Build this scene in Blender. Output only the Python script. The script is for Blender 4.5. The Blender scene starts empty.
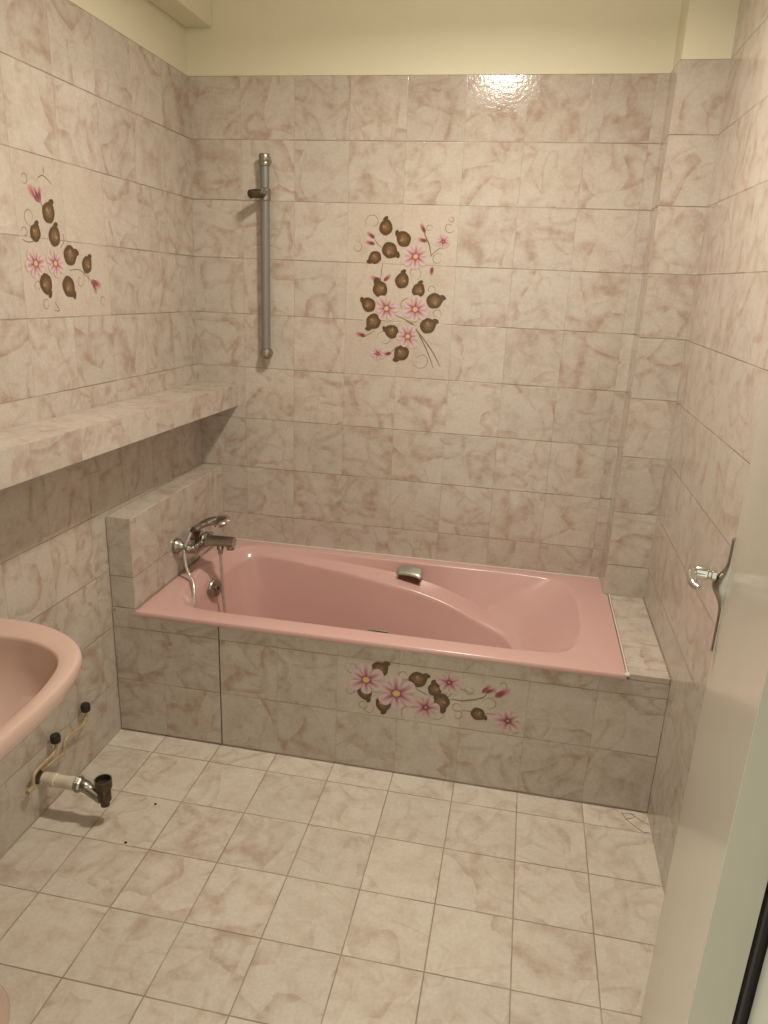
import bpy, math, random
from mathutils import Vector, Matrix

random.seed(4)
S = bpy.context.scene
COL = S.collection
V = Vector

# ------------------------------------------------------------------ helpers
class MB:
    """collects shapes into one mesh"""
    def __init__(s, uvf=None):
        s.v = []; s.f = []; s.m = []; s.uv = []; s.c = {}; s.uvf = uvf
    def vert(s, p, c=None):
        s.v.append(tuple(p))
        if c is not None: s.c[len(s.v)-1] = c
        return len(s.v)-1
    def face(s, idx, mat=0, axis=None):
        s.f.append(tuple(idx)); s.m.append(mat)
        if s.uvf:
            if axis is None:
                a, b, c = (V(s.v[idx[k]]) for k in (0, 1, 2))
                n = (b-a).cross(c-a); axis = max(range(3), key=lambda k: abs(n[k]))
            s.uv.append([s.uvf(s.v[i], axis) for i in idx])
        else:
            s.uv.append([(0, 0)]*len(idx))
    def quad(s, a, b, c, d, mat=0):
        s.face([s.vert(p) for p in (a, b, c, d)], mat)
    def box(s, x0, x1, y0, y1, z0, z1, mat=0, M=None, skip=()):
        P = [V((x, y, z)) for z in (z0, z1) for y in (y0, y1) for x in (x0, x1)]
        if M: P = [M @ p for p in P]
        i = [s.vert(p) for p in P]
        fs = {'-z': (0, 2, 3, 1), '+z': (4, 5, 7, 6), '-y': (0, 1, 5, 4), '+y': (2, 6, 7, 3), '-x': (0, 4, 6, 2), '+x': (1, 3, 7, 5)}
        for k, q in fs.items():
            if k not in skip: s.face([i[j] for j in q], mat)
    def loft(s, rings, closed=True, cap0=False, cap1=False, mat=0):
        idx = [[s.vert(p) for p in r] for r in rings]
        n = len(rings[0])
        for a, b in zip(idx, idx[1:]):
            for k in range(n if closed else n-1):
                s.face((a[k], a[(k+1) % n], b[(k+1) % n], b[k]), mat)
        if cap0: s.face(list(reversed(idx[0])), mat)
        if cap1: s.face(idx[-1], mat)
    def tube(s, path, r, n=14, cap=True, mat=0):
        path = [V(p) for p in path]
        rs = r if isinstance(r, (list, tuple)) else [r]*len(path)
        rings = []; up = None
        for i, p in enumerate(path):
            t = (path[min(i+1, len(path)-1)]-path[max(i-1, 0)]).normalized()
            if up is None:
                up = V((0, 0, 1)) if abs(t.z) < .9 else V((1, 0, 0))
            a = (up-t*up.dot(t)).normalized(); up = a; b = t.cross(a)
            rings.append([p+(a*math.cos(2*math.pi*k/n)+b*math.sin(2*math.pi*k/n))*rs[i] for k in range(n)])
        s.loft(rings, True, cap, cap, mat)
    def lathe(s, prof, origin, axis, n=28, mat=0, sx=1.0, sy=1.0):
        """prof: (radius, height) along axis"""
        w = V(axis).normalized()
        a = (V((0, 0, 1)) if abs(w.z) < .9 else V((1, 0, 0))); a = (a-w*a.dot(w)).normalized(); b = w.cross(a)
        o = V(origin)
        rings = [[o+w*h+(a*math.cos(2*math.pi*k/n)*sx+b*math.sin(2*math.pi*k/n)*sy)*max(r, 1e-5) for k in range(n)] for r, h in prof]
        s.loft(rings, True, True, True, mat)
    def build(s, name, mats, parent=None, smooth=True, angle=38, bevel=0):
        me = bpy.data.meshes.new(name)
        me.from_pydata(s.v, [], s.f); me.validate()
        if not isinstance(mats, (list, tuple)): mats = [mats]
        for m in mats: me.materials.append(m)
        if len(me.polygons) == len(s.f):
            me.polygons.foreach_set('material_index', s.m)
            if s.uvf:
                l = me.uv_layers.new(name='tile_grid'); k = 0
                for q in s.uv:
                    for u in q: l.data[k].uv = u; k += 1
        if s.c:
            ca = me.color_attributes.new('print', 'FLOAT_COLOR', 'POINT')
            for i, c in s.c.items(): ca.data[i].color = (*c, 1)
        if smooth:
            me.polygons.foreach_set('use_smooth', [True]*len(me.polygons))
            me.set_sharp_from_angle(angle=math.radians(angle))
        o = bpy.data.objects.new(name, me); COL.objects.link(o)
        if parent: o.parent = parent
        if bevel:
            b = o.modifiers.new('bevel', 'BEVEL'); b.width = bevel; b.segments = 3; b.limit_method = 'ANGLE'; b.angle_limit = math.radians(40)
            b.harden_normals = False
        return o

def thing(name, label, cat, loc=(0, 0, 0), group=None):
    o = bpy.data.objects.new(name, None); COL.objects.link(o)
    o.empty_display_size = .05
    o['label'] = label; o['category'] = cat
    if group: o['group'] = group
    return o
def structure(o, label=None):
    o['kind'] = 'structure'
    if label: o['label'] = label
    return o
def bez(pts, per=8):
    """Catmull-Rom through points"""
    P = [V(p) for p in pts]; out = []
    for i in range(len(P)-1):
        p0 = P[max(i-1, 0)]; p1 = P[i]; p2 = P[i+1]; p3 = P[min(i+2, len(P)-1)]
        for k in range(per):
            t = k/per
            out.append(.5*((2*p1)+(p2-p0)*t+(2*p0-5*p1+4*p2-p3)*t*t+(3*p1-p0-3*p2+p3)*t**3))
    out.append(P[-1]); return out

# ------------------------------------------------------------------ materials
def mat(name):
    m = bpy.data.materials.new(name); m.use_nodes = True
    nt = m.node_tree; b = nt.nodes['Principled BSDF']
    return m, nt, b
def simple(name, col, rough=.4, metal=0, noise=.06, nscale=30, bump=0, bscale=200):
    m, nt, b = mat(name); N = nt.nodes.new; L = nt.links.new
    tc = N('ShaderNodeTexCoord'); nz = N('ShaderNodeTexNoise'); nz.inputs['Scale'].default_value = nscale; nz.inputs['Detail'].default_value = 4
    L(tc.outputs['Object'], nz.inputs['Vector'])
    r = N('ShaderNodeMapRange'); r.inputs['To Min'].default_value = 1-noise; r.inputs['To Max'].default_value = 1+noise
    L(nz.outputs['Fac'], r.inputs['Value'])
    mx = N('ShaderNodeVectorMath'); mx.operation = 'SCALE'; mx.inputs[0].default_value = col
    L(r.outputs['Result'], mx.inputs['Scale']); L(mx.outputs['Vector'], b.inputs['Base Color'])
    b.inputs['Roughness'].default_value = rough; b.inputs['Metallic'].default_value = metal
    if bump:
        n2 = N('ShaderNodeTexNoise'); n2.inputs['Scale'].default_value = bscale; n2.inputs['Detail'].default_value = 3
        L(tc.outputs['Object'], n2.inputs['Vector'])
        bp = N('ShaderNodeBump'); bp.inputs['Strength'].default_value = 1; bp.inputs['Distance'].default_value = bump
        L(n2.outputs['Fac'], bp.inputs['Height']); L(bp.outputs['Normal'], b.inputs['Normal'])
    return m

def tile_mat(name, base, vein, amount, rough, gu, gv, groutcol, width=.006, glaze=.0005, dirt=.5, seed=0.):
    """glazed tile; the tile_grid UV map has one unit per tile. gu, gv: strength of the joints"""
    m, nt, b = mat(name); L = nt.links.new
    def N(t, **k):
        n = nt.nodes.new(t)
        for a, v in k.items(): setattr(n, a, v)
        return n
    def math_(op, a, c=None, clamp=False):
        n = N('ShaderNodeMath', operation=op, use_clamp=clamp)
        for i, q in enumerate((a, c)):
            if q is None: continue
            if isinstance(q, (int, float)): n.inputs[i].default_value = q
            else: L(q, n.inputs[i])
        return n.outputs[0]
    def ramp(v, a, c, lo=0., hi=1.):
        n = N('ShaderNodeMapRange', interpolation_type='SMOOTHSTEP')
        n.inputs['From Min'].default_value = a; n.inputs['From Max'].default_value = c
        n.inputs['To Min'].default_value = lo; n.inputs['To Max'].default_value = hi
        L(v, n.inputs['Value']); return n.outputs['Result']
    uv = N('ShaderNodeUVMap', uv_map='tile_grid')
    fl = N('ShaderNodeVectorMath', operation='FLOOR'); L(uv.outputs['UV'], fl.inputs[0])
    fr = N('ShaderNodeVectorMath', operation='FRACTION'); L(uv.outputs['UV'], fr.inputs[0])
    wn = N('ShaderNodeTexWhiteNoise', noise_dimensions='3D')
    sd = N('ShaderNodeVectorMath', operation='ADD'); sd.inputs[1].default_value = (seed+.5, .5, 3.1); L(fl.outputs['Vector'], sd.inputs[0])
    L(sd.outputs['Vector'], wn.inputs['Vector'])
    # each tile cuts its own piece of the print
    off = N('ShaderNodeVectorMath', operation='SCALE'); L(wn.outputs['Color'], off.inputs[0]); off.inputs['Scale'].default_value = 23.
    pc = N('ShaderNodeVectorMath', operation='ADD'); L(fr.outputs['Vector'], pc.inputs[0]); L(off.outputs['Vector'], pc.inputs[1])
    # smooth warp bends the cell walls into arcs, a fine warp roughens them
    def warp(src, scale, amt, det):
        nz = N('ShaderNodeTexNoise'); nz.inputs['Scale'].default_value = scale; nz.inputs['Detail'].default_value = det; L(src, nz.inputs['Vector'])
        ce = N('ShaderNodeVectorMath', operation='SUBTRACT'); L(nz.outputs['Color'], ce.inputs[0]); ce.inputs[1].default_value = (.5, .5, .5)
        sc = N('ShaderNodeVectorMath', operation='SCALE'); L(ce.outputs['Vector'], sc.inputs[0]); sc.inputs['Scale'].default_value = amt
        wp = N('ShaderNodeVectorMath', operation='ADD'); L(src, wp.inputs[0]); L(sc.outputs['Vector'], wp.inputs[1])
        return wp.outputs['Vector']
    wpv = warp(warp(pc.outputs['Vector'], 1.2, .75, 0), 7., .05, 2)
    def layer(vs_, band, side_amt, rnd_):
        vo = N('ShaderNodeTexVoronoi', feature='DISTANCE_TO_EDGE', voronoi_dimensions='2D'); vo.inputs['Scale'].default_value = vs_; vo.inputs['Randomness'].default_value = rnd_; L(wpv, vo.inputs['Vector'])
        vf = N('ShaderNodeTexVoronoi', feature='F1', voronoi_dimensions='2D'); vf.inputs['Scale'].default_value = vs_; vf.inputs['Randomness'].default_value = rnd_; L(wpv, vf.inputs['Vector'])
        rel = N('ShaderNodeVectorMath', operation='SUBTRACT'); L(wpv, rel.inputs[0]); L(vf.outputs['Position'], rel.inputs[1])
        cd_ = N('ShaderNodeVectorMath', operation='SUBTRACT'); L(vf.outputs['Color'], cd_.inputs[0]); cd_.inputs[1].default_value = (.5, .5, .5)
        dn = N('ShaderNodeVectorMath', operation='NORMALIZE'); L(cd_.outputs['Vector'], dn.inputs[0])
        dt = N('ShaderNodeVectorMath', operation='DOT_PRODUCT'); L(rel.outputs['Vector'], dt.inputs[0]); L(dn.outputs['Vector'], dt.inputs[1])
        side = ramp(dt.outputs['Value'], -.05/vs_*2, .55/vs_, 0, 1)      # each scallop is darker towards one side of its rim
        rim = ramp(vo.outputs['Distance'], .02, band, 1, 0)
        return math_('MULTIPLY', rim, math_('ADD', math_('MULTIPLY', side, side_amt), 1-side_amt))
    n2 = N('ShaderNodeTexNoise'); n2.inputs['Scale'].default_value = 2.4; n2.inputs['Detail'].default_value = 2; L(wpv, n2.inputs['Vector'])
    msk = ramp(n2.outputs['Fac'], .34, .64, .12, 1)
    msk2 = ramp(n2.outputs['Fac'], .36, .62, 1, .25)
    l1 = math_('MULTIPLY', layer(1.6, .30, .9, .7), msk)
    l2 = math_('MULTIPLY', layer(2.7, .26, .92, .85), msk2)
    v2 = math_('MAXIMUM', l1, math_('MULTIPLY', l2, .62))
    n5 = N('ShaderNodeTexNoise'); n5.inputs['Scale'].default_value = 3.1; n5.inputs['Detail'].default_value = 3; L(pc.outputs['Vector'], n5.inputs['Vector'])
    cellt = math_('MULTIPLY', ramp(n5.outputs['Fac'], .40, .66), .46)
    n3 = N('ShaderNodeTexNoise'); n3.inputs['Scale'].default_value = 9; n3.inputs['Detail'].default_value = 5; L(pc.outputs['Vector'], n3.inputs['Vector'])
    mot = ramp(n3.outputs['Fac'], .3, .7, .6, 1.2)
    tot = math_('MULTIPLY', math_('MULTIPLY', math_('ADD', v2, cellt), mot), amount, True)
    cm = N('ShaderNodeMix', data_type='RGBA'); cm.inputs['A'].default_value = (*base, 1); cm.inputs['B'].default_value = (*vein, 1); L(tot, cm.inputs['Factor'])
    n6 = N('ShaderNodeTexNoise'); n6.inputs['Scale'].default_value = 22; n6.inputs['Detail'].default_value = 3; L(pc.outputs['Vector'], n6.inputs['Vector'])
    tv = math_('MULTIPLY', ramp(wn.outputs['Value'], 0, 1, .96, 1.035), ramp(n6.outputs['Fac'], .3, .7, .955, 1.045))
    tt = N('ShaderNodeVectorMath', operation='SCALE'); L(cm.outputs['Result'], tt.inputs[0]); L(tv, tt.inputs['Scale'])
    # joints
    sep = N('ShaderNodeSeparateXYZ'); L(fr.outputs['Vector'], sep.inputs[0])
    gd = N('ShaderNodeTexNoise'); gd.inputs['Scale'].default_value = 1.3; gd.inputs['Detail'].default_value = 4; L(uv.outputs['UV'], gd.inputs['Vector'])
    dm = ramp(gd.outputs['Fac'], .35, .65, 1-dirt, 1.)
    g = []
    for k, st in ((0, gu), (1, gv)):
        d = math_('MINIMUM', sep.outputs[k], math_('SUBTRACT', 1., sep.outputs[k]))
        g.append(math_('MULTIPLY', ramp(d, width*.6, width*1.5, 1, 0), st))
    gm = math_('MULTIPLY', math_('MAXIMUM', g[0], g[1]), dm)
    gx = N('ShaderNodeMix', data_type='RGBA'); L(gm, gx.inputs['Factor']); L(tt.outputs['Vector'], gx.inputs['A']); gx.inputs['B'].default_value = (*groutcol, 1)
    L(gx.outputs['Result'], b.inputs['Base Color'])
    L(ramp(gm, 0, 1, rough, .8), b.inputs['Roughness'])
    b.inputs['IOR'].default_value = 1.5
    # glaze ripples + joint groove + every tile set a hair out of true
    n4 = N('ShaderNodeTexNoise'); n4.inputs['Scale'].default_value = 17; n4.inputs['Detail'].default_value = 2; L(uv.outputs['UV'], n4.inputs['Vector'])
    h = math_('SUBTRACT', math_('MULTIPLY', n4.outputs['Fac'], glaze), math_('MULTIPLY', gm, .0008))
    bp = N('ShaderNodeBump'); bp.inputs['Strength'].default_value = 1; bp.inputs['Distance'].default_value = 1; L(h, bp.inputs['Height'])
    L(bp.outputs['Normal'], b.inputs['Normal'])
    return m

CREAM = (.510, .458, .398); VEIN = (.385, .282, .222); GROUT = (.25, .20, .14)
M = {}
M['tile'] = tile_mat('cream marbled wall tile', CREAM, VEIN, .76, .13, .34, 1., GROUT, width=.007)
M['decor'] = tile_mat('plain cream tile under the print', (.515, .448, .382), VEIN, .25, .13, .3, .85, GROUT, seed=3)
M['ftile'] = tile_mat('cream marbled floor tile', (.575, .52, .442), (.44, .35, .278), .78, .34, .8, .85, (.20, .145, .09), width=.008, glaze=.0004, dirt=.35, seed=9)
M['paint'] = simple('yellow wall paint', (.715, .672, .515), .55, 0, .03, 5, .0005, 260)
M['white_paint'] = simple('off white frame paint', (.74, .72, .64), .4, 0, .02, 20)
M['door_paint'] = simple('cream gloss door paint', (.53, .505, .425), .2, 0, .03, 6, .00008, 90)
M['edge_paint'] = simple('grey cream door edge paint', (.315, .288, .225), .4, 0, .08, 9)
M['pink'] = simple('old pink enamel', (.585, .370, .340), .2, 0, .02, 8)
M['pink_ceramic'] = simple('pink ceramic glaze', (.575, .405, .345), .12, 0, .02, 8)
M['chrome'] = simple('worn chrome', (.62, .60, .57), .16, 1, .1, 40)
M['dull_chrome'] = simple('dull chrome', (.36, .34, .30), .3, 1, .2, 50)
M['rail'] = simple('grey satin rail', (.235, .23, .22), .36, .4, .05, 30)
M['dark_metal'] = simple('dark tarnished metal', (.10, .075, .05), .4, .7, .3, 60)
M['black'] = simple('black rubber cap and gap shade', (.018, .013, .010), .5, 0, .3, 90)
M['brown'] = simple('dark brown recess shade', (.12, .05, .035), .4, 0, .1, 60)
M['copper'] = simple('painted copper pipe', (.44, .33, .19), .4, .15, .2, 60)
M['plastic'] = simple('stained white plastic', (.66, .58, .46), .45, 0, .15, 50)
M['rust'] = simple('rusty dark hole', (.07, .04, .025), .8, 0, .4, 90)
M['grip'] = simple('brushed chrome grip', (.50, .50, .46), .32, .8, .1, 50)
M['hose'] = simple('light metal hose', (.60, .58, .54), .3, .7, .1, 80)
M['sealant'] = simple('white sealant', (.66, .60, .52), .5, 0, .08, 60)
M['crack'] = simple('brown crack grime', (.12, .09, .06), .8, 0, .4, 90)
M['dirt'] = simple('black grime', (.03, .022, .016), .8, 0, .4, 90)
def print_mat():
    m, nt, b = mat('flower print glaze'); n = nt.nodes.new('ShaderNodeVertexColor'); n.layer_name = 'print'
    nt.links.new(n.outputs['Color'], b.inputs['Base Color']); b.inputs['Roughness'].default_value = .16
    return m
M['print'] = print_mat()

# ------------------------------------------------------------------ dimensions (metres)
XR = 1.764; Z0 = 2.186; ZC = 2.62; YF = -2.20; YH = -2.30
XB = .1929; TB = .1986                      # back wall tile columns
ZB = .470                                   # bath rim and surround
YP = -.733                                  # face of the bath panel
SL = .0165                                  # the left wall courses climb a little towards the door
def uv_back(p, a): 
    return ((p[0]-XB)/TB+20, (p[2]-Z0)/.2+40) if a == 1 else ((p[1])/.2+40.02, (p[2]-Z0)/.2+40) if a == 0 else ((p[0]-XB)/TB+20, p[1]/.2+40)
def uv_left(p, a):
    return ((p[1]+.005)/.2+40, (p[2]+SL*p[1]-Z0)/.2+60)
def uv_right(p, a):
    return ((p[1]+.10)/.2+40, (p[2]-Z0)/.2+80)
def uv_floor(p, a):
    return ((p[0]-.167)/.2002+20, (p[1]+.6242)/.2002+20)
def uv_col(p, a):
    return ((p[0]-1.6215)/.2+.01+50, (p[2]-Z0)/.2+100) if a == 1 else ((p[1]+.154)/.2+60.02, (p[2]-Z0)/.2+100)
def uv_panel(p, a):
    if a == 1: return ((p[0]+.0245)/.1989+30, (p[2]-.4018)/.1976+60)
    if a == 2: return ((p[0]-1.58)/.2+30.1, (p[1]+.69)/.165+60)
    return ((p[1]+.733)/.2+30.02, (p[2]-.4018)/.1976+60)

BACK = {'leaf':[(0.7302,1.7077,0.7348,1.7392),(0.7964,1.6715,0.7748,1.6969),(0.7466,1.6332,0.7796,1.6079),(0.695,1.6068,0.6685,1.5953),(0.7966,1.5307,0.8071,1.5624),(0.7174,1.4978,0.7059,1.5321),(0.8583,1.4994,0.8706,1.5275),(0.9179,1.4666,0.9558,1.4734),(0.6772,1.4416,0.6538,1.4643),(0.6978,1.3841,0.671,1.3598),(0.7678,1.3505,0.7398,1.3654),(0.8993,1.3782,0.9359,1.3916),(0.8076,1.2761,0.7764,1.2502)],'flower':[(0.842,1.615,0.0381),(0.7438,1.4318,0.0375),(0.8505,1.4336,0.0397),(0.8279,1.3366,0.0367)],'small':[(0.7174,1.2682,0.0241),(0.9378,1.668,0.0253)],'bud':[(0.6633,1.69,0.6871,1.6743),(0.6577,1.658,0.6879,1.6528),(0.8542,1.7244,0.87,1.6979),(0.8487,1.6731,0.875,1.6679),(0.9013,1.5555,0.9033,1.5754),(0.6799,1.5393,0.7161,1.5294),(0.7537,1.5485,0.733,1.5301),(0.63,1.3379,0.6651,1.3298),(0.737,1.264,0.7644,1.2723)],'stem':[[(0.9278,1.2287),(0.9119,1.2676),(0.8852,1.3188),(0.8519,1.3692),(0.8133,1.3964),(0.7719,1.4105)],[(0.9547,1.2337),(0.9208,1.288),(0.8771,1.3413),(0.8486,1.3691)],[(0.8976,1.6169),(0.8889,1.6532),(0.8741,1.6829),(0.8643,1.7067)],[(0.8931,1.6155),(0.9096,1.6326),(0.9325,1.6497)],[(0.7179,1.5357),(0.7203,1.561),(0.7239,1.5861)],[(0.6871,1.6743),(0.7013,1.6533),(0.7184,1.6403)],[(0.7994,1.4312),(0.7982,1.4567),(0.8229,1.4738)],[(0.6651,1.3298),(0.6822,1.3374),(0.7024,1.3516)],[(0.855,1.3759),(0.8236,1.3937)],[(0.7644,1.2723),(0.7907,1.3003)]],'curl':[(0.9559,1.7141,0.0161),(0.9209,1.6086,0.0184),(0.9044,1.5045,0.0138),(0.628,1.6398,0.0167),(0.6819,1.7257,0.0242),(0.8855,1.7103,0.0108),(0.8417,1.5594,0.0218),(0.8821,1.2526,0.028),(0.7415,1.3241,0.0265),(0.9294,1.4214,0.0159),(0.9623,1.7421,0.0094)]}
LEFT = {'leaf':[(-0.8749,1.6658,-0.853,1.6912),(-0.9375,1.6129,-0.9233,1.6365),(-0.8584,1.6085,-0.8428,1.6368),(-0.7959,1.5633,-0.7531,1.5667),(-0.7175,1.5402,-0.6952,1.5607),(-0.9134,1.4894,-0.9045,1.4578),(-0.8144,1.4816,-0.7917,1.4501)],'flower':[(-0.9483,1.5388,0.0323),(-0.8652,1.5407,0.0308)],'small':[],'bud':[(-0.9499,1.723,-0.908,1.6934),(-0.9026,1.7263,-0.908,1.6934),(-0.9286,1.7233,-0.9099,1.6954),(-0.651,1.4824,-0.6976,1.4928),(-0.6786,1.4593,-0.6925,1.4953)],'stem':[[(-0.908,1.6934),(-0.9,1.6833),(-0.8924,1.6753)],[(-0.9069,1.745),(-0.8832,1.7543),(-0.8481,1.7368)],[(-0.8797,1.7762),(-0.8802,1.759)],[(-0.8373,1.5797),(-0.8179,1.5991),(-0.8191,1.6176)],[(-0.8045,1.524),(-0.7523,1.5248),(-0.7019,1.4953)],[(-0.8868,1.4196),(-0.8667,1.4189),(-0.8831,1.4433)],[(-0.9925,1.5947),(-0.9652,1.5896),(-0.9237,1.5983)]],'curl':[(-0.9609,1.7404,0.0127),(-0.955,1.6506,0.0196),(-0.6471,1.4405,0.0131),(-0.9463,1.4835,0.0127),(-0.9199,1.4348,0.0131),(-0.7281,1.5052,0.015),(-0.979,1.6125,0.0121),(-0.7567,1.4952,0.0139)]}
PANEL = {'leaf':[(0.9063,0.3725,0.9385,0.3946),(1.0285,0.3554,1.0637,0.3685),(1.0841,0.3283,1.084,0.3572),(0.8627,0.2855,0.8709,0.255),(0.9243,0.2536,0.9194,0.2208),(1.107,0.2911,1.1084,0.2559),(1.2221,0.2649,1.2453,0.2492)],'flower':[(0.8657,0.3303,0.0471),(0.9646,0.2967,0.0511)],'small':[(1.0597,0.2618,0.0413),(1.1271,0.361,0.0362),(1.3153,0.256,0.0405)],'bud':[(1.2552,0.3714,1.2326,0.344),(1.3135,0.3663,1.2748,0.3364),(1.2728,0.3599,1.2408,0.3453)],'stem':[[(1.0126,0.3287),(1.0525,0.3106),(1.0792,0.2954)],[(1.1343,0.3042),(1.1768,0.3043),(1.2301,0.3225),(1.2453,0.3412)],[(1.1709,0.2682),(1.209,0.2706),(1.2889,0.2711)],[(1.1256,0.3077),(1.1572,0.3417),(1.1999,0.334)],[(1.2654,0.3492),(1.2949,0.3443),(1.3135,0.3663)],[(0.973,0.342),(1.0126,0.3287)]],'curl':[(0.8186,0.3671,0.0195),(0.8136,0.2857,0.0159),(0.9849,0.3632,0.0173),(1.1925,0.3425,0.0152),(1.1574,0.2787,0.0155),(1.1603,0.2497,0.0156),(1.0133,0.2323,0.0298),(1.2897,0.3739,0.0131),(1.3472,0.2272,0.0155),(0.8763,0.2278,0.0161),(1.0908,0.2481,0.0256),(1.2567,0.3046,0.021),(0.9092,0.2978,0.0197),(0.9952,0.3308,0.0251),(0.858,0.2398,0.014)]}
CRACKS = [[(1.6872,-.747),(1.6959,-.773),(1.7126,-.793),(1.7293,-.8103),(1.7428,-.8209),(1.762,-.8181)], [(1.7147,-.7438),(1.7317,-.7613),(1.7487,-.7773),(1.7625,-.7823)], [(1.6906,-.7509),(1.7141,-.7481),(1.7242,-.7603),(1.6955,-.776)]]
PIPE1 = [(.022,-1.106,.210),(.022,-1.108,.190),(.021,-1.130,.178),(.020,-1.180,.178),(.020,-1.208,.172),(.020,-1.216,.155),(.020,-1.2175,.136)]
PIPE2 = [(.022,-.952,.218),(.022,-.955,.195),(.021,-.978,.178),(.020,-1.045,.186),(.020,-1.066,.176),(.020,-1.072,.158),(.020,-1.080,.147),(.020,-1.108,.152),(.016,-1.140,.152),(.004,-1.160,.148)]
LAMP = 19.5; GLOW = 6.; AMB = 1.05; EXPO = .2
# ------------------------------------------------------------------ room shell
b = MB(uv_back)
xs = [0, XB+2*TB, XB+4*TB, XR]; zs = [0, Z0-1.0, Z0-.4, Z0]
for i in range(3):
    for j in range(3):
        b.quad((xs[i], 0, zs[j]), (xs[i+1], 0, zs[j]), (xs[i+1], 0, zs[j+1]), (xs[i], 0, zs[j+1]), 1 if i == j == 1 else 0)
b.quad((0, 0, Z0), (XR, 0, Z0), (XR, .004, Z0), (0, .004, Z0), 2)
b.box(-.1, XR+.1, .004, .1, 0, ZC, 2)
wall_back = structure(b.build('wall_back', [M['tile'], M['decor'], M['paint']], smooth=False))

b = MB(uv_left)
ys = [YF, -1.005, -.605, 0]
zr = [None, Z0-.8, Z0-.4, Z0]
def zl(j, y): return 0 if j == 0 else zr[j]-SL*y
for i in range(3):
    for j in range(3):
        b.quad((0, ys[i], zl(j, ys[i])), (0, ys[i+1], zl(j, ys[i+1])), (0, ys[i+1], zl(j+1, ys[i+1])), (0, ys[i], zl(j+1, ys[i])), 1 if i == j == 1 else 0)
b.quad((0, YF, zl(3, YF)), (0, 0, zl(3, 0)), (-.004, 0, zl(3, 0)), (-.004, YF, zl(3, YF)), 2)
b.box(-.1, -.004, YH, .004, 0, ZC, 2)
wall_left = structure(b.build('wall_left', [M['tile'], M['decor'], M['paint']], smooth=False))

b = MB(uv_right)
b.quad((XR, 0, 0), (XR, YF, 0), (XR, YF, ZC), (XR, 0, ZC))
b.box(XR+.004, XR+.1, YH, .004, 0, ZC, 1)
wall_right = structure(b.build('wall_right', [M['tile'], M['paint']], smooth=False))

XJ0, XJ1, ZD = .62, 1.545, 2.075
b = MB()
b.box(-.004, XJ0, YH, YF, 0, ZC); b.box(XJ1, XR+.004, YH, YF, 0, ZC); b.box(XJ0, XJ1, YH, YF, ZD, ZC)
structure(b.build('wall_front', M['paint'], smooth=False))
b = MB()
b.box(XJ0, XJ0+.03, YH-.012, YF+.012, 0, ZD); b.box(XJ1-.03, XJ1, YH-.012, YF+.012, 0, ZD); b.box(XJ0+.03, XJ1-.03, YH-.012, YF+.012, ZD-.03, ZD)
structure(b.build('trim_3', M['white_paint'], smooth=False, bevel=.003), 'off white door frame beside the open door')

b = MB(uv_floor)
b.quad((-.1, YH, 0), (XR+.1, YH, 0), (XR+.1, .1, 0), (-.1, .1, 0)); b.box(-.1, XR+.1, YH, .1, -.1, -.001)
floor = structure(b.build('floor', M['ftile'], smooth=False))
b = MB(); b.box(-.1, XR+.1, YH, .1, ZC, ZC+.1)
structure(b.build('ceiling', M['paint'], smooth=False))

# tiled pier in the right back corner, plastered above the tiles
b = MB(uv_col); cx, cy = 1.6215, -.154
b.quad((cx, cy, ZB+.001), (XR, cy, ZB+.001), (XR, cy, Z0), (cx, cy, Z0))
b.quad((cx, 0, ZB+.001), (cx, cy, ZB+.001), (cx, cy, Z0), (cx, 0, Z0))
b.quad((cx, 0, Z0), (cx, cy, Z0), (XR, cy, Z0), (XR, 0, Z0), 1)
b.quad((cx, 0, ZB+.001), (XR, 0, ZB+.001), (XR, cy, ZB+.001), (cx, cy, ZB+.001), 1)
b.box(cx+.006, XR+.003, cy+.005, .003, Z0, ZC, 1)
structure(b.build('trim_1', [M['tile'], M['paint']], smooth=False), 'tiled pier in the corner beyond the end of the bath')
b = MB(); b.box(-.003, .095, YF, .003, 2.333, ZC)
structure(b.build('trim_2', M['paint'], smooth=False, bevel=.004), 'yellow boxed-in pipe casing under the ceiling on the left')

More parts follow.
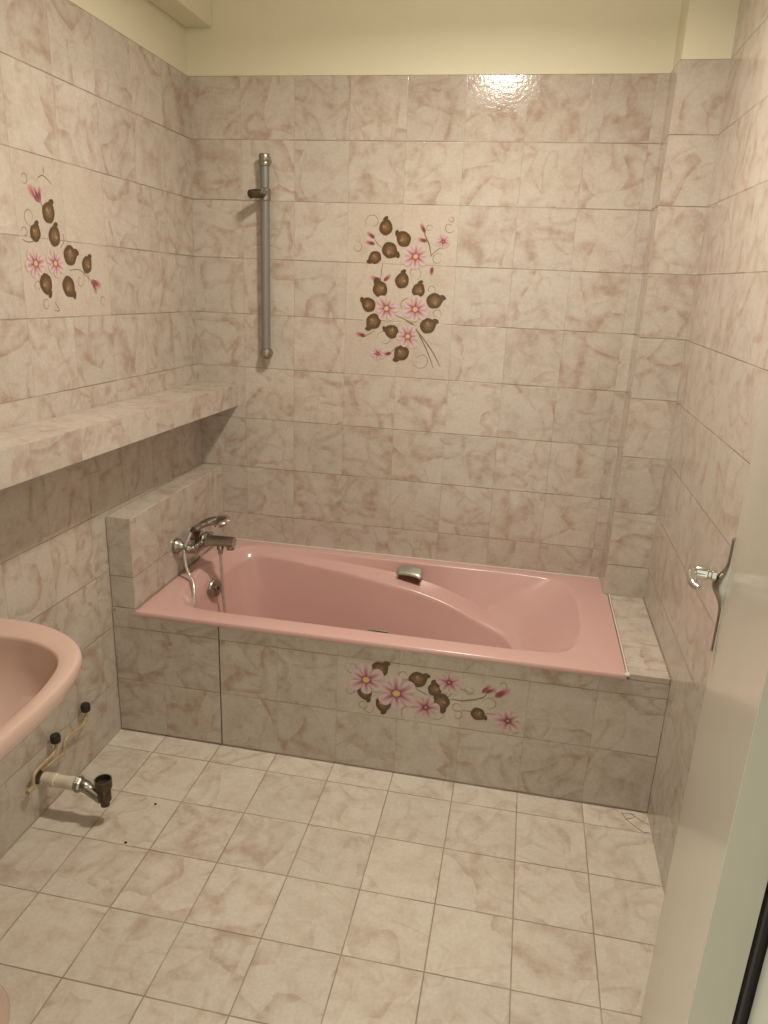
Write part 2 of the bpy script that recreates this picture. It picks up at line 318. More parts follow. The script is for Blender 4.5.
# ------------------------------------------------------------------ printed flowers (glaze print lying on the tiles)
def draw_print(name, D, P, wall, sq=1.0, seed=1):
    rnd = random.Random(seed); b = MB(); LMAX = .0285
    H = [.0002]
    def lay(): H[0] += .000012; return H[0]
    def ribbon(pts, w, c, taper=True):
        h = lay(); n = len(pts); ids = []
        for i, p in enumerate(pts):
            q0 = pts[max(i-1, 0)]; q1 = pts[min(i+1, n-1)]
            dx, dy = q1[0]-q0[0], q1[1]-q0[1]; l = math.hypot(dx, dy) or 1
            ww = w*(.35+.65*math.sin(math.pi*(i+.6)/(n+.2))) if taper else w
            ids.append((b.vert(P(p[0]-dy/l*ww, p[1]+dx/l*ww, h), c), b.vert(P(p[0]+dy/l*ww, p[1]-dx/l*ww, h), c)))
        for a, e in zip(ids, ids[1:]): b.face((a[0], a[1], e[1], e[0]))
    def blob(c, tip, Rk, asp, bump, cols, n=30, veins=0.):
        """rounded leaf or petal: rings of colour round c, point towards tip"""
        h = lay(); ang = math.atan2(tip[1]-c[1], tip[0]-c[0]); R = math.hypot(tip[0]-c[0], tip[1]-c[1])*Rk
        prev = None; ce = b.vert(P(c[0], c[1], h), cols[0][1])
        for rr, col in cols[1:]:
            ids = []
            for k in range(n):
                th = 2*math.pi*k/n; d = (th+math.pi) % (2*math.pi)-math.pi
                r = R*rr*(1+bump*math.exp(-(d/.38)**2))*(1+.025*math.sin(5*th+R*900))
                x, y = r*math.cos(th), r*math.sin(th)*asp
                g = 1-veins*(k % 2)*(rr > .3)
                cc = tuple(q*g for q in col)
                if bump > .2 and abs(d) < .35: cc = tuple(q*.6 for q in cc)
                ids.append(b.vert(P(c[0]+x*math.cos(ang)-y*math.sin(ang), c[1]+x*math.sin(ang)+y*math.cos(ang), h), cc))
            for k in range(n):
                if prev is None: b.face((ce, ids[k], ids[(k+1) % n]))
                else: b.face((prev[k], ids[k], ids[(k+1) % n], prev[(k+1) % n]))
            prev = ids
    STEM = (.20, .15, .085); CURL = (.29, .20, .125)
    for x, y, r in D['curl']:
        a0 = rnd.random()*6.28; sg = rnd.choice((-1, 1))
        pts = [(x+r*(1.15-.55*t)*math.cos(a0+sg*t*5.6), y+r*(1.15-.55*t)*math.sin(a0+sg*t*5.6)) for t in [i/22 for i in range(23)]]
        ribbon(pts, .0013, CURL)
    for s in D['stem']:
        q = [(p.x, p.y) for p in bez([(x, y, 0) for x, y in s], 6)]
        ribbon(q, .0024 if len(s) > 3 else .0014, STEM)
    for x, y, tx, ty in D['bud']:
        c = ((x*.60+tx*.40), (y*.60+ty*.40)); l = math.hypot(x-tx, y-ty)
        k = max(1., min(1.7, .020/l*1.6))
        blob(c, (x, y), k, .64, .05, [(0, (.36, .15, .17)), (.5, (.42, .20, .21)), (.85, (.46, .30, .28)), (1, (.47, .36, .31))])
        blob((tx*.75+x*.25, ty*.75+y*.25), (x, y), .5*k, .55, .2, [(0, (.16, .03, .05)), (.6, (.24, .06, .08)), (1, (.34, .14, .14))])
    for x, y, tx, ty in D['leaf']:
        ang = math.atan2(ty-y, tx-x); R0 = math.hypot(tx-x, ty-y)*.8; R = min(R0, LMAX)
        # curled tip
        cu = (x+math.cos(ang+.22)*R*1.12, y+math.sin(ang+.22)*R*1.12)
        blob(cu, (cu[0]+math.cos(ang-.5)*R*.44, cu[1]+math.sin(ang-.5)*R*.44), 1, .7, .1, [(0, (.07, .035, .018)), (1, (.10, .055, .028))], 16)
        blob((x, y), (tx, ty), .80*R/R0, .95, .17, [(0, (.24, .15, .078)), (.28, (.21, .125, .062)), (.6, (.145, .08, .038)), (.86, (.095, .05, .023)), (1, (.14, .085, .048))], 32, .2)
        for da in (-.75, -.28, .22, .7):      # veins
            pts = [(x-math.cos(ang)*R*.75+math.cos(ang+da)*R*1.35*t, y-math.sin(ang)*R*.75+math.sin(ang+da)*R*1.35*t) for t in (0, .35, .7, .95)]
            ribbon(pts, .0008, (.085, .045, .02))
        o_ = rnd.choice((-.5, .5))
        blob((x+math.cos(ang+2.6*o_)*R*.3, y+math.sin(ang+2.6*o_)*R*.3), (x, y), .9, .75, 0, [(0, (.34, .23, .125)), (.6, (.27, .17, .085)), (1, (.21, .125, .06))], 14)
    def mixc(a, c, t): return tuple(p*(1-t)+q*t for p, q in zip(a, c))
    def flower(x, y, R, pale, mid, deep, heart, np_):
        """one rounded corolla, magenta streaks running out from the heart and fading into pale petals"""
        h = lay(); n = np_*14; a0 = rnd.random()*6.28
        tips = [.86+.22*rnd.random() for _ in range(np_)]
        ce = b.vert(P(x, y, h), deep); prev = None
        tile = (.50, .45, .38)
        for rr in (.14, .26, .38, .5, .62, .75, .88, 1.):
            ids = []
            for k in range(n):
                th = 2*math.pi*k/n; u_ = (k % 14)/14*2-1; pet = k//14       # u_ across one petal
                out = R*tips[pet]*(.70+.30*(1-abs(u_)**2.6))
                r = out*rr
                streak = math.exp(-(u_/.42)**2)
                d = rr/(.46+.50*streak)
                t1 = min(1., max(0., (d-.35)/.75))
                c = mixc(mixc(deep, mid, min(1, d*1.5)), pale, t1)
                if abs(u_) > .82 and rr > .35: c = mixc(c, tuple(q*.72 for q in mid), .45)       # petal overlaps
                c = mixc(c, tile, max(0, (rr-.8))*1.6)
                c = tuple(q*(.94+.12*rnd.random()) for q in c)
                ids.append(b.vert(P(x+r*math.cos(th+a0), y+r*math.sin(th+a0), h), c))
            for k in range(n):
                if prev is None: b.face((ce, ids[k], ids[(k+1) % n]))
                else: b.face((prev[k], ids[k], ids[(k+1) % n], prev[(k+1) % n]))
            prev = ids
        blob((x, y), (x+R*.27, y), 1, .9, 0, [(0, deep), (.6, deep), (1, mixc(deep, mid, .5))], 18)
        blob((x, y), (x+R*.19, y+R*.05), 1, .9, 0, [(0, (.62, .50, .22)), (.6, heart), (1, heart)], 16)
    for x, y, R in D['flower']:
        flower(x, y, R*1.24, (.57, .44, .425), (.37, .115, .165), (.21, .035, .07), (.56, .40, .14), 6)
    for x, y, R in D['small']:
        flower(x, y, R*1.1, (.55, .41, .39), (.37, .13, .17), (.18, .025, .055), (.24, .05, .06), 5)
    o = b.build(name, M['print'], wall, smooth=False)
    return o
draw_print('flower_print', BACK, lambda a, c, h: (a, -h, c), wall_back, seed=2)
draw_print('flower_print', LEFT, lambda a, c, h: (h, a, c), wall_left, seed=5)

# marks on the floor
for x, y in ((.291, -1.216), (.2956, -1.0523)):
    b = MB(); b.lathe([(.0045, 0), (.0045, .0006), (.002, .0010)], (x, y, 0), (0, 0, 1), 12)
    b.build('bolt_hole', M['dirt'], floor)
def crack(pts, w):
    b = MB(); q = bez(pts, 6); ids = []
    rnd = random.Random(len(pts))
    for i, p in enumerate(q):
        d = (q[min(i+1, len(q)-1)]-q[max(i-1, 0)]).normalized(); s = V((-d.y, d.x, 0))*w*(.5+.7*rnd.random())
        ids.append((b.vert(p+s), b.vert(p-s)))
    for a, e in zip(ids, ids[1:]): b.face((a[0], a[1], e[1], e[0]))
    return b.build('crack', M['crack'], floor, smooth=False)
for c in CRACKS: crack([(x, y, .0004) for x, y in c], .0013)

# ------------------------------------------------------------------ tiled shelf, tap ledge, bath surround
SS = .0225
def uv_shelf(p, a):
    if a == 2: return (p[1]/.2+20.3, p[0]/.2+10.12)
    if a == 0: return (p[1]/.2+20.3, (p[2]+SS*p[1]-1.032)/.2+14.25)
    return (p[0]/.2+14.1, (p[2]-1.032)/.2+18.25)
b = MB(uv_shelf)
P = {}
for k, y in ((0, YF+.002), (1, -.001)):
    for i, x in ((0, .001), (1, .159)):
        P[k, i, 0] = (x, y, 1.032-SS*y); P[k, i, 1] = (x, y, 1.116-SS*y)
b.quad(P[0, 0, 1], P[0, 1, 1], P[1, 1, 1], P[1, 0, 1]); b.quad(P[0, 1, 0], P[1, 1, 0], P[1, 1, 1], P[0, 1, 1])
b.quad(P[0, 0, 0], P[1, 0, 0], P[1, 1, 0], P[0, 1, 0]); b.quad(P[0, 0, 0], P[0, 1, 0], P[0, 1, 1], P[0, 0, 1])
b.quad(P[1, 0, 0], P[1, 0, 1], P[1, 1, 1], P[1, 1, 0]); b.quad(P[0, 0, 0], P[0, 0, 1], P[1, 0, 1], P[1, 0, 0])
o = b.build('tiled_shelf', M['tile'], smooth=False, bevel=.002)
o['label'] = 'long cream tiled shelf along the left wall above the washbasin'; o['category'] = 'shelf'

def uv_ledge(p, a):
    if a == 0: return ((p[1]+.13)/.2+30, (p[2]-.782)/.2+61)
    if a == 1: return (p[0]/.2+35.1, (p[2]-.782)/.2+64)
    return (p[0]/.2+30.2, (p[1]+.13)/.2+44)
b = MB(uv_ledge)
b.box(.001, .086, -.730, -.001, ZB+.001, .782)
o = b.build('tiled_ledge', M['tile'], smooth=False, bevel=.003)
o['label'] = 'low tiled ledge at the head of the bath carrying the mixer tap'; o['category'] = 'ledge'

sur = thing('bath_surround', 'cream tiled bath surround with a flower print on its front', 'bath surround')
b = MB(uv_panel)
zt = .4510
pxs = [.3765, -.0245+4*.1989, -.0245+7*.1989, XR-.001]; pzs = [.004, .2042, .4018, zt]
for i in range(3):
    for j in range(3):
        b.quad((pxs[i], YP, pzs[j]), (pxs[i+1], YP, pzs[j]), (pxs[i+1], YP, pzs[j+1]), (pxs[i], YP, pzs[j+1]), 1 if i == 1 and j == 1 else 0)
b.box(pxs[0], pxs[-1], YP+.0005, YP+.03, .004, zt)
fp = b.build('front_panel', [M['tile'], M['decor']], sur, smooth=False)
b = MB(uv_panel); b.box(.003, .3720, YP, YP+.03, .005, zt)
b.build('access_panel', M['tile'], sur, smooth=False)
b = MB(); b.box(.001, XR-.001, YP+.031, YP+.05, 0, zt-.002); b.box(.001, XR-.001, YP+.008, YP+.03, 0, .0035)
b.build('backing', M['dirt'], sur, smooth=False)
b = MB(uv_panel); b.box(.001, .086, YP, -.004, zt+.0004, ZB)
b.build('ledge_base', M['tile'], sur, smooth=False)
b = MB(uv_panel); b.box(1.6465, XR-.001, YP, -.001, zt+.0004, ZB)
b.build('ledge_top', M['tile'], sur, smooth=False, bevel=.002)
draw_print('flower_print', PANEL, lambda a, c, h: (a, YP-h, c), fp, seed=9)

# ------------------------------------------------------------------ bathtub
YC = -.36
O_ = [(.088, 0), (.088, .2), (.088, 9), (.29, 9), (.6, 9), (.8, 9), (.95, 9), (1.10, 9), (1.32, 9), (1.640, 9), (1.640, .15), (1.640, 0)]
R_ = [(.148, 0), (.153, .13), (.190, .245), (.285, .305), (.6, .308), (.8, .308), (.95, .308), (1.12, .308), (1.33, .306), (1.466, .276), (1.514, .15), (1.524, 0)]
B_ = [(.170, 0, .43), (.175, .125, .43), (.210, .235, .44), (.30, .287, .452), (.60, .299, .442), (.78, .300, .428), (.92, .301, .408), (1.07, .284, .374), (1.19, .255, .334), (1.30, .165, .318), (1.340, .06, .312), (1.345, 0, .312)]
L_ = [(.180, 0, .405), (.186, .12, .405), (.220, .225, .42), (.305, .270, .438), (.60, .250, .423), (.78, .228, .406), (.92, .218, .389), (1.055, .200, .358), (1.18, .150, .325), (1.268, .092, .311), (1.305, .028, .307), (1.311, 0, .307)]
F_ = [(.270, 0, .075), (.275, .09, .075), (.30, .15, .075), (.37, .185, .075), (.60, .18, .075), (.76, .16, .075), (.87, .145, .075), (.97, .12, .075), (1.05, .085, .075), (1.10, .05, .075), (1.13, .02, .075), (1.14, 0, .075)]
def ring(ctrl, z=None, lin=False, m=12, inset=0.):
    pts = []
    for sgn in (1, -1):
        for q in (ctrl if sgn == 1 else ctrl[-2:0:-1]):
            yo = q[1]
            if yo == 9: y = (-.003 if sgn == 1 else -.742)
            else: y = YC+sgn*yo
            pts.append(V((q[0], y, z if z is not None else q[2])))
    out = []; n = len(pts)
    for i in range(n):
        p0, p1, p2, p3 = pts[i-1], pts[i], pts[(i+1) % n], pts[(i+2) % n]
        for k in range(m):
            t = k/m
            if lin: out.append(p1.lerp(p2, t))
            else: out.append(.5*((2*p1)+(p2-p0)*t+(2*p0-5*p1+4*p2-p3)*t*t+(3*p1-p0-3*p2+p3)*t**3))
    if inset:
        c = V((.85, YC, 0))
        for p in out:
            d = (c-p); d.z = 0
            # keep rectangle parallel: move along x and y separately
            if lin:
                if abs(p.x-.088) < 1e-4: p.x += inset
                if abs(p.x-1.640) < 1e-4: p.x -= inset
                if abs(p.y+.003) < 1e-4: p.y -= inset
                if abs(p.y+.742) < 1e-4: p.y += inset
            else:
                p += d.normalized()*inset
    return out
def mix(a, c, t, dz=0): return [p.lerp(q, t)+V((0, 0, dz)) for p, q in zip(a, c)]
def steep(t, tz):
    out = []
    for p, q in zip(R1, Bq):
        w_ = min(1, max(0, (p.x-1.34)/.12)); w_ = w_*.12
        out.append(V((p.x+(q.x-p.x)*t, p.y+(q.y-p.y)*t, p.z+(q.z-p.z)*(t+(tz-t)*w_))))
    return out
R1 = ring(R_, ZB-.004); Bq = ring(B_); Lq = ring(L_); Fq = ring(F_)
rings = [ring(O_, .4580, True, inset=.008), ring(O_, .4525, True, inset=.005), ring(O_, .4520, True, inset=.001), ring(O_, .4540, True), ring(O_, .4665, True), ring(O_, .4693, True, inset=.0025), ring(O_, ZB, True, inset=.006),
         mix(ring(O_, ZB, True, inset=.006), ring(R_, ZB), .5, .0),
         ring(R_, ZB, inset=-.010), ring(R_, ZB-.0008, inset=-.004), R1, steep(.05, .10), steep(.22, .42), steep(.50, .72), steep(.80, .93), Bq, mix(Bq, Lq, .05, .0),
         mix(Bq, Lq, .5, .001), mix(Bq, Lq, .95, .0005), mix(Lq, Fq, .006, -.001), mix(Lq, Fq, .03, -.006), mix(Lq, Fq, .3), mix(Lq, Fq, .6), mix(Lq, Fq, .85), mix(Lq, Fq, .96, .002)]
cen = [V((.66+(p.x-.66)*.82, YC+(p.y-YC)*.75, .066)) for p in Fq]; rings.append(cen)
rings.append([V((.66+(p.x-.66)*.3, YC+(p.y-YC)*.3, .062)) for p in Fq])
b = MB(); b.loft(rings, True, False, True)
tub = thing('bathtub', 'old pink built-in bathtub with moulded armrests and two grips', 'bathtub')
b.build('tub', M['pink'], tub, angle=50)
def grab_handle(x, y, z, rot, flip):
    T = Matrix.Translation((x, y, z)) @ Matrix.Rotation(rot, 4, 'Z') @ Matrix.Scale(-1 if flip else 1, 4, (0, 1, 0))
    b = MB()
    rg = []
    for i in range(13):
        t = -1+i/6; xx = t*.05; zz = .033-.005*t*t-(.0 if abs(t) < .99 else .003)
        w = .020 if abs(t) < .95 else .018; hh = .0055
        prof = [(-w, -hh*.6), (-w*.85, -hh), (w*.85, -hh), (w, -hh*.6), (w, hh*.3), (w*.7, hh), (-w*.7, hh), (-w, hh*.3)]
        rg.append([T @ V((xx, p[0]-.004, zz+p[1]+p[0]*.50)) for p in prof])
    b.loft(rg, True, True, True)
    h = b.build('grab_handle', M['grip'], tub, angle=45)
    b = MB(); b.box(-.044, .044, -.014, .014, -.012, .0225, M=T)
    b.build('grip_recess_shade', M['brown'], h, smooth=False, bevel=.003)  # dark block under the grip; its brown stands for the shade in the recess
grab_handle(.896, -.088, .416, -.16, False)
grab_handle(.866, -.632, .416, .16, True)
b = MB(); ax = V((1, -.30, .16))
b.lathe([(.034, 0), (.034, .004), (.030, .008), (.012, .010), (.011, .018), (.008, .020), (.004, .0205)], (.200, YC-.006, .405), ax, 28)
ov = b.build('overflow_cover', M['dull_chrome'], tub)
b = MB(); b.lathe([(.006, 0), (.006, .0012)], V((.200, YC-.010, .410))+ax*.0195, ax, 12); b.build('overflow_hole', M['dirt'], ov)
b = MB(); b.lathe([(.030, 0), (.030, .003), (.018, .004), (.016, .001)], (.36, YC, .0665), (0, 0, 1), 24); b.build('drain', M['chrome'], tub)
b = MB(); b.tube(bez([(1.6425, -.744, ZB-.001), (1.6430, -.5, ZB), (1.6425, -.3, ZB), (1.6430, -.156, ZB)], 6), [.0028]*19, 8)
b.lathe([(.0075, -.004), (.0085, .0), (.006, .004)], (1.6415, -.738, ZB), (0, 0, 1), 12)
b.build('sealant_bead', M['sealant'], tub)
b = MB(); b.tube(bez([(.10, -.0035, ZB), (.8, -.0030, ZB+.0005), (1.62, -.0035, ZB)], 8), .0024, 8)
b.build('sealant_bead', M['sealant'], tub)

# ------------------------------------------------------------------ mixer tap, hand shower
mx = thing('bath_mixer_tap', 'chrome wall-mounted bath mixer tap on the tiled ledge', 'tap')
for y in (-.437, -.293):
    b = MB(); b.lathe([(.028, 0), (.0285, .004), (.027, .011), (.021, .020), (.014, .027), (.012, .034)], (.087, y, .589), (1, 0, 0), 28)
    b.build('wall_flange', M['dull_chrome'], mx)
b = MB()
b.tube(bez([(.114, -.437, .589), (.128, -.436, .585), (.140, -.431, .578), (.150, -.418, .577)], 5), [.012]*6+[.016]*10, 16)
b.tube(bez([(.114, -.293, .589), (.128, -.294, .585), (.140, -.299, .578), (.150, -.312, .577)], 5), [.012]*6+[.016]*10, 16)
b.lathe([(.017, 0), (.020, .006), (.021, .02), (.0235, .05), (.0245, .075), (.0235, .10), (.020, .124), (.017, .13)], (.152, -.430, .579), (0, 1, 0), 28)
b.build('mixer_body', M['dull_chrome'], mx)
b = MB()
b.tube(bez([(.150, -.365, .583), (.180, -.365, .592), (.215, -.365, .596), (.250, -.365, .597), (.2825, -.365, .597)], 6), [.022]*6+[.0205]*7+[.0195]*6+[.020]*6, 24)
b.lathe([(.014, 0), (.015, -.006), (.014, -.014), (.010, -.015)], (.268, -.365, .582), (0, 0, 1), 20)
b.build('spout', M['dull_chrome'], mx)
b = MB()
b.lathe([(.021, 0), (.022, .010), (.020, .018), (.012, .022), (.003, .023)], (.160, -.365, .600), (.1, 0, 1), 24)
b.tube(bez([(.163, -.365, .618), (.180, -.365, .622), (.200, -.365, .624)], 5), [.008]*5+[.006]*6, 12)
b.build('lever', M['chrome'], mx)
b = MB(); b.lathe([(.011, 0), (.013, .004), (.013, .016), (.009, .019), (.009, .032)], (.228, -.365, .580), (0, 0, -1), 18)
b.build('hose_outlet', M['dull_chrome'], mx)
b = MB()
b.tube([(.155, -.402, .598), (.158, -.408, .620), (.160, -.412, .640)], [.008, .009, .013], 14)
b.build('handset_cradle', M['dark_metal'], mx)

hs = thing('hand_shower', 'chrome hand shower resting on the bath mixer with its hose hanging into the bath', 'hand shower')
b = MB()
b.tube(bez([(.152, -.420, .646), (.166, -.412, .659), (.188, -.402, .674), (.212, -.392, .681), (.226, -.386, .683)], 6), [.010]*4+[.0115]*5+[.013]*5+[.0145]*11, 18)
b.build('handle', M['dull_chrome'], hs)
b = MB()
ax_ = V((-.10, -.16, 1))
b.lathe([(.004, .0085), (.022, .008), (.034, .005), (.038, .001), (.036, -.003), (.026, -.006), (.024, -.018), (.018, -.023), (.004, -.024)], (.238, -.383, .684), ax_, 30)
b.build('shower_head', M['chrome'], hs)
b = MB()
hp = [(.150, -.421, .645), (.142, -.426, .636), (.136, -.434, .616), (.1235, -.442, .584), (.131, -.452, .530), (.147, -.462, .494), (.166, -.476, .479), (.181, -.497, .455), (.192, -.520, .415), (.215, -.525, .33), (.262, -.50, .19), (.315, -.46, .105), (.335, -.42, .088), (.305, -.385, .11), (.266, -.370, .20), (.240, -.366, .31), (.232, -.365, .42), (.228, -.365, .5475)]
b.tube(bez(hp, 9), .0056, 12)
b.build('shower_hose', M['hose'], hs)
b = MB(); b.tube([(.158, -.416, .653), (.146, -.424, .641)], [.012, .0095], 14); b.build('hose_nut', M['dark_metal'], hs)

# ------------------------------------------------------------------ shower rail
rl = thing('shower_rail', 'grey metal shower riser rail fixed upright on the back wall', 'shower rail')
rx, ry = .2925, -.033
b = MB(); b.lathe([(.0160, 1.245), (.0160, 1.915)], (rx, ry, 0), (0, 0, 1), 24); b.build('rail', M['rail'], rl)
b = MB()
b.lathe([(.012, -.002), (.0195, .000), (.0205, .004), (.0205, .012), (.019, .014), (.0205, .016), (.0205, .034), (.018, .039), (.004, .040)], (rx, ry, 1.897), (0, 0, 1), 26)
b.tube([(rx, ry, 1.917), (rx, -.001, 1.917)], [.013, .015], 18)
b.build('top_bracket', M['dull_chrome'], rl)
b = MB()
b.lathe([(.012, .038), (.020, .036), (.0225, .026), (.0225, .012), (.017, .003), (.004, .000)], (rx, ry, 1.226), (0, 0, 1), 26)
b.tube([(rx, ry, 1.247), (rx, -.001, 1.247)], [.014, .016], 18)
b.build('bottom_bracket', M['dull_chrome'], rl)
b = MB()
b.lathe([(.0175, 0), (.0205, .003), (.0205, .040), (.0175, .043)], (rx, ry, 1.782), (0, 0, 1), 24)
b.lathe([(.012, 0), (.013, .006), (.010, .012)], (rx+.004, ry-.018, 1.812), (0, -1, 0), 16)
sl = b.build('slider', M['dull_chrome'], rl)
b = MB(); b.tube(bez([(rx-.002, ry-.012, 1.803), (rx-.012, ry-.034, 1.803), (rx-.022, ry-.056, 1.801), (rx-.029, ry-.072, 1.797)], 5), [.0135]*5+[.0150]*5+[.0150]*5+[.011], 16)
b.build('handset_holder', M['dark_metal'], sl)

# ------------------------------------------------------------------ washbasin with pedestal
WY = -1.815
WO = [(.003, 0), (.003, .18), (.004, .33), (.05, .357), (.17, .362), (.285, .358), (.38, .324), (.442, .268), (.472, .185), (.484, .09), (.486, 0)]
WI = [(.105, 0), (.106, .14), (.125, .235), (.175, .272), (.25, .283), (.316, .281), (.388, .252), (.428, .205), (.449, .13), (.456, .06), (.457, 0)]
def wring(ctrl, z, k=1., c=(.27, 0), m=6):
    pts = [V((c[0]+(x-c[0])*k, WY+s*y*k, z)) for s, l in ((1, WO if ctrl == 'o' else WI),) for x, y in l]
    l = WO if ctrl == 'o' else WI
    pts += [V((c[0]+(x-c[0])*k, WY-y*k, z)) for x, y in l[-2:0:-1]]
    out = []; n = len(pts)
    for i in range(n):
        p0, p1, p2, p3 = pts[i-1], pts[i], pts[(i+1) % n], pts[(i+2) % n]
        for q in range(m):
            t = q/m; out.append(.5*((2*p1)+(p2-p0)*t+(2*p0-5*p1+4*p2-p3)*t*t+(3*p1-p0-3*p2+p3)*t**3))
    for p in out: p.x = max(p.x, .002)
    return out
wb = thing('washbasin', 'old pink ceramic pedestal washbasin under the tiled shelf on the left wall', 'washbasin')
rg = [wring('o', .600, .27, (.20, 0)), wring('o', .650, .42, (.20, 0)), wring('o', .690, .62, (.20, 0)), wring('o', .728, .82, (.18, 0)), wring('o', .752, .94), wring('o', .763, .978), wring('o', .774, .997),
      wring('o', .786, 1.0), wring('o', .795, .993), wring('o', .7995, .980)]
o_in = wring('o', .800, .965)
i_out = wring('i', .7995, 1.018)
rg += [o_in, mix(o_in, i_out, .5, -.0005), i_out, wring('i', .7975, 1.004), wring('i', .793, .995), wring('i', .780, .98), wring('i', .745, .925), wring('i', .705, .82), wring('i', .682, .62), wring('i', .672, .35), wring('i', .668, .1)]
b = MB(); b.loft(rg, True, True, True); b.build('basin', M['pink_ceramic'], wb, angle=60)
b = MB(); b.lathe([(.024, 0), (.024, .003), (.014, .004), (.012, .001)], (.27, WY, .668), (0, 0, 1), 20); b.build('basin_drain', M['chrome'], wb)
b = MB()
prof = [(.128, 0), (.130, .012), (.126, .022), (.112, .05), (.098, .10), (.088, .18), (.083, .30), (.086, .42), (.098, .54), (.115, .62)]
b.lathe(prof, (.205, WY, .001), (0, 0, 1), 44, sx=1.05, sy=1.12)
b.build('pedestal', M['pink_ceramic'], wb)

# ------------------------------------------------------------------ capped supply pipes and drain stub left from a removed fitting
def supply(path, cap, label, stub=None):
    t = thing('supply_pipe', label, 'pipe', group='capped supply pipes on the left wall')
    b = MB(); b.tube(bez(path, 5), .0052, 12)
    if stub: b.tube(stub, [.007]*len(stub), 12)
    b.build('pipe', M['copper'], t)
    b = MB(); b.lathe([(.008, -.014), (.0135, -.012), (.0145, -.007), (.0145, .007), (.012, .012), (.004, .014)], cap, (0, 0, 1), 18)
    c = b.build('cap', M['black'], t)
    return t
supply(PIPE1, (.022, -1.106, .221), 'thin capped water pipe nearer the washbasin, with a stub end', [(.004, PIPE1[-1][1]+.004, PIPE1[-1][2]+.003), (.020, PIPE1[-1][1], PIPE1[-1][2]+.002), (.022, PIPE1[-1][1]-.028, PIPE1[-1][2]+.002)])
supply(PIPE2, (.022, -.952, .229), 'thin capped water pipe nearer the bath, with the higher black cap')

dr = thing('drain_pipe', 'white plastic waste stub with tarnished elbow above the floor by the left wall', 'pipe')
dy, dz = -1.155, .116
b = MB(); b.lathe([(.0195, 0), (.0195, .03), (.0205, .032), (.0205, .045), (.0185, .047), (.0185, .085), (.0195, .087), (.0195, .112)], (.002, dy, dz), (1, 0, 0), 24)
b.build('sleeve', M['plastic'], dr)
b = MB(); b.lathe([(.021, 0), (.0230, .003), (.0230, .014), (.0195, .019)], (.110, dy, dz), (1, 0, 0), 8)
b.build('nut', M['dull_chrome'], dr, smooth=False)
b = MB(); b.tube(bez([(.126, dy, dz), (.140, dy, dz-.004), (.165, dy, dz-.020), (.190, dy, dz-.036)], 5), [.0180]*6+[.0165]*10, 18)
b.build('elbow', M['dull_chrome'], dr)
b = MB(); b.lathe([(.010, -.038), (.0125, -.036), (.0135, -.022), (.0190, -.016), (.0190, .020), (.0175, .022), (.0240, .026), (.0240, .052), (.0205, .053), (.0195, .036), (.002, .035)], (.197, dy, .096), (0, 0, 1), 24)
b.build('trap_cup', M['dark_metal'], dr)
b = MB(); b.lathe([(.020, 0), (.018, .004), (.016, .006)], (.0008, dy-.012, dz+.012), (1, 0, 0), 14)
b.build('wall_hole', M['rust'], dr)

# ------------------------------------------------------------------ open door
d1 = bpy.data.objects.new('door_1', None); COL.objects.link(d1); structure(d1, 'cream gloss door standing open against the right wall')
T = Matrix.Translation((1.4647, -2.1936, 0)) @ Matrix(((.2411, -.9707, 0, 0), (.9707, .2411, 0, 0), (0, 0, 1, 0), (0, 0, 0, 1)))
b = MB(); b.box(0.0005, .83, -.034, 0, .008, 2.035, M=T)
lf = b.build('leaf', M['door_paint'], d1, smooth=False, bevel=.002)
b = MB(); b.box(-.0008, .0004, -.0335, -.0005, .0085, 2.0345, M=T); b.build('hinge_edge', M['edge_paint'], lf, smooth=False)
hx, hz = .797, 1.056
b = MB(); rg = []
for i in range(41):
    t = -1+i/20; w = .0105+.0085*math.exp(-((t-.2)/.30)**2); th = .0060+.019*math.exp(-((t-.18)/.24)**2); z = hz-.037+t*.109
    rg.append([T @ V((hx+w*math.cos(a), .0002+th*max(0, math.sin(a))**.8, z)) for a in [math.pi*k/14 for k in range(15)]])
b.loft(rg, True, True, True)
hd = b.build('handle_plate', M['dull_chrome'], lf, angle=50)
b = MB()
b.lathe([(.0125, .020), (.0125, .027), (.0095, .029), (.0095, .033), (.0125, .035), (.0125, .052), (.0105, .056)], T @ V((hx, 0, hz)), T.to_3x3() @ V((0, 1, 0)), 20)
b.tube([T @ V(p) for p in bez([(hx, .052, hz), (hx-.003, .058, hz), (hx-.014, .061, hz-.001), (hx-.034, .060, hz-.003), (hx-.052, .055, hz-.006), (hx-.062, .046, hz-.008)], 5)], [.010]*6+[.009]*6+[.008]*8+[.0065]*6, 14)
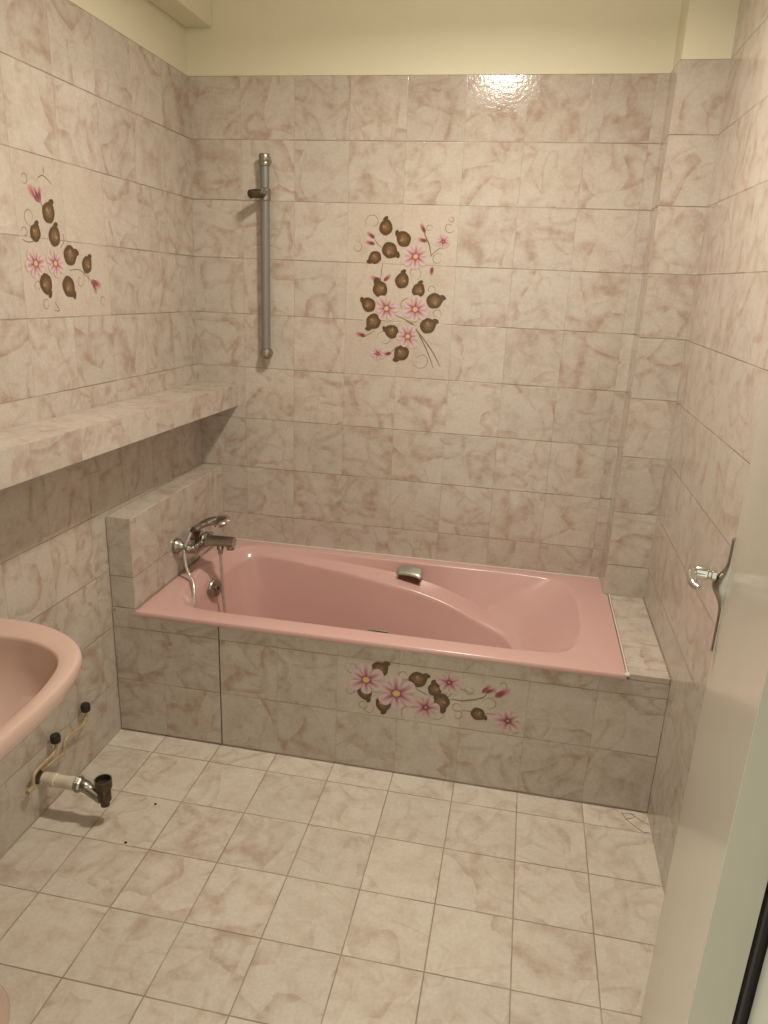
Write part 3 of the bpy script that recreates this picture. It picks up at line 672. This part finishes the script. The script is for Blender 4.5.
b.build('lever_handle', M['chrome'], lf)
b = MB(); b.lathe([(.0075, 0), (.0085, .002), (.0085, .088), (.0075, .09)], T @ V((-.008, -.046, 1.082)), (0, 0, 1), 14)
b.build('hinge', M['white_paint'], lf)

b = MB(); b.box(1.5070, 1.56, -2.184, -2.168, .002, 1.06); b.build('gap_shade_strip', M['black'], d1, smooth=False, bevel=.004)  # black strip added to darken the hinge gap, standing for its unlit depth

# ------------------------------------------------------------------ light and camera
LC = (1, .915, .795)
ld = bpy.data.lights.new('ceiling_lamp', 'AREA'); ld.shape = 'DISK'; ld.size = .16; ld.spread = math.radians(165); ld.energy = LAMP; ld.color = LC
lo = bpy.data.objects.new('ceiling_lamp', ld); COL.objects.link(lo); lo.location = (1.04, -1.0, 2.46)
ld = bpy.data.lights.new('ceiling_lamp_glow', 'POINT'); ld.energy = GLOW; ld.color = LC; ld.shadow_soft_size = .07
lo = bpy.data.objects.new('ceiling_lamp_glow', ld); COL.objects.link(lo); lo.location = (1.04, -1.0, 2.43)
w = bpy.data.worlds.new('hall'); S.world = w; w.use_nodes = True
bg = w.node_tree.nodes['Background']; bg.inputs['Color'].default_value = (1, .97, .80, 1); bg.inputs['Strength'].default_value = AMB

cd = bpy.data.cameras.new('camera'); co = bpy.data.objects.new('camera', cd); COL.objects.link(co)
cd.sensor_fit = 'AUTO'; cd.sensor_width = 36; cd.lens = 25.7215; cd.clip_start = .02
r = V((.980543, .192142, .040219)); u = V((-.096489, .293314, .951135)); f = V((-.170956, .936509, -.306146))
co.matrix_world = Matrix(((r.x, u.x, -f.x, 1.26478), (r.y, u.y, -f.y, -2.72956), (r.z, u.z, -f.z, 1.5427), (0, 0, 0, 1)))
S.camera = co
vs = S.view_settings
vs.view_transform = 'Standard'; vs.look = 'None'; vs.gamma = 1; vs.use_curve_mapping = False; vs.exposure = EXPO
S.render.film_transparent = False
S.cycles.max_bounces = 10; S.cycles.caustics_reflective = True; S.cycles.sample_clamp_indirect = 6; S.cycles.blur_glossy = .3
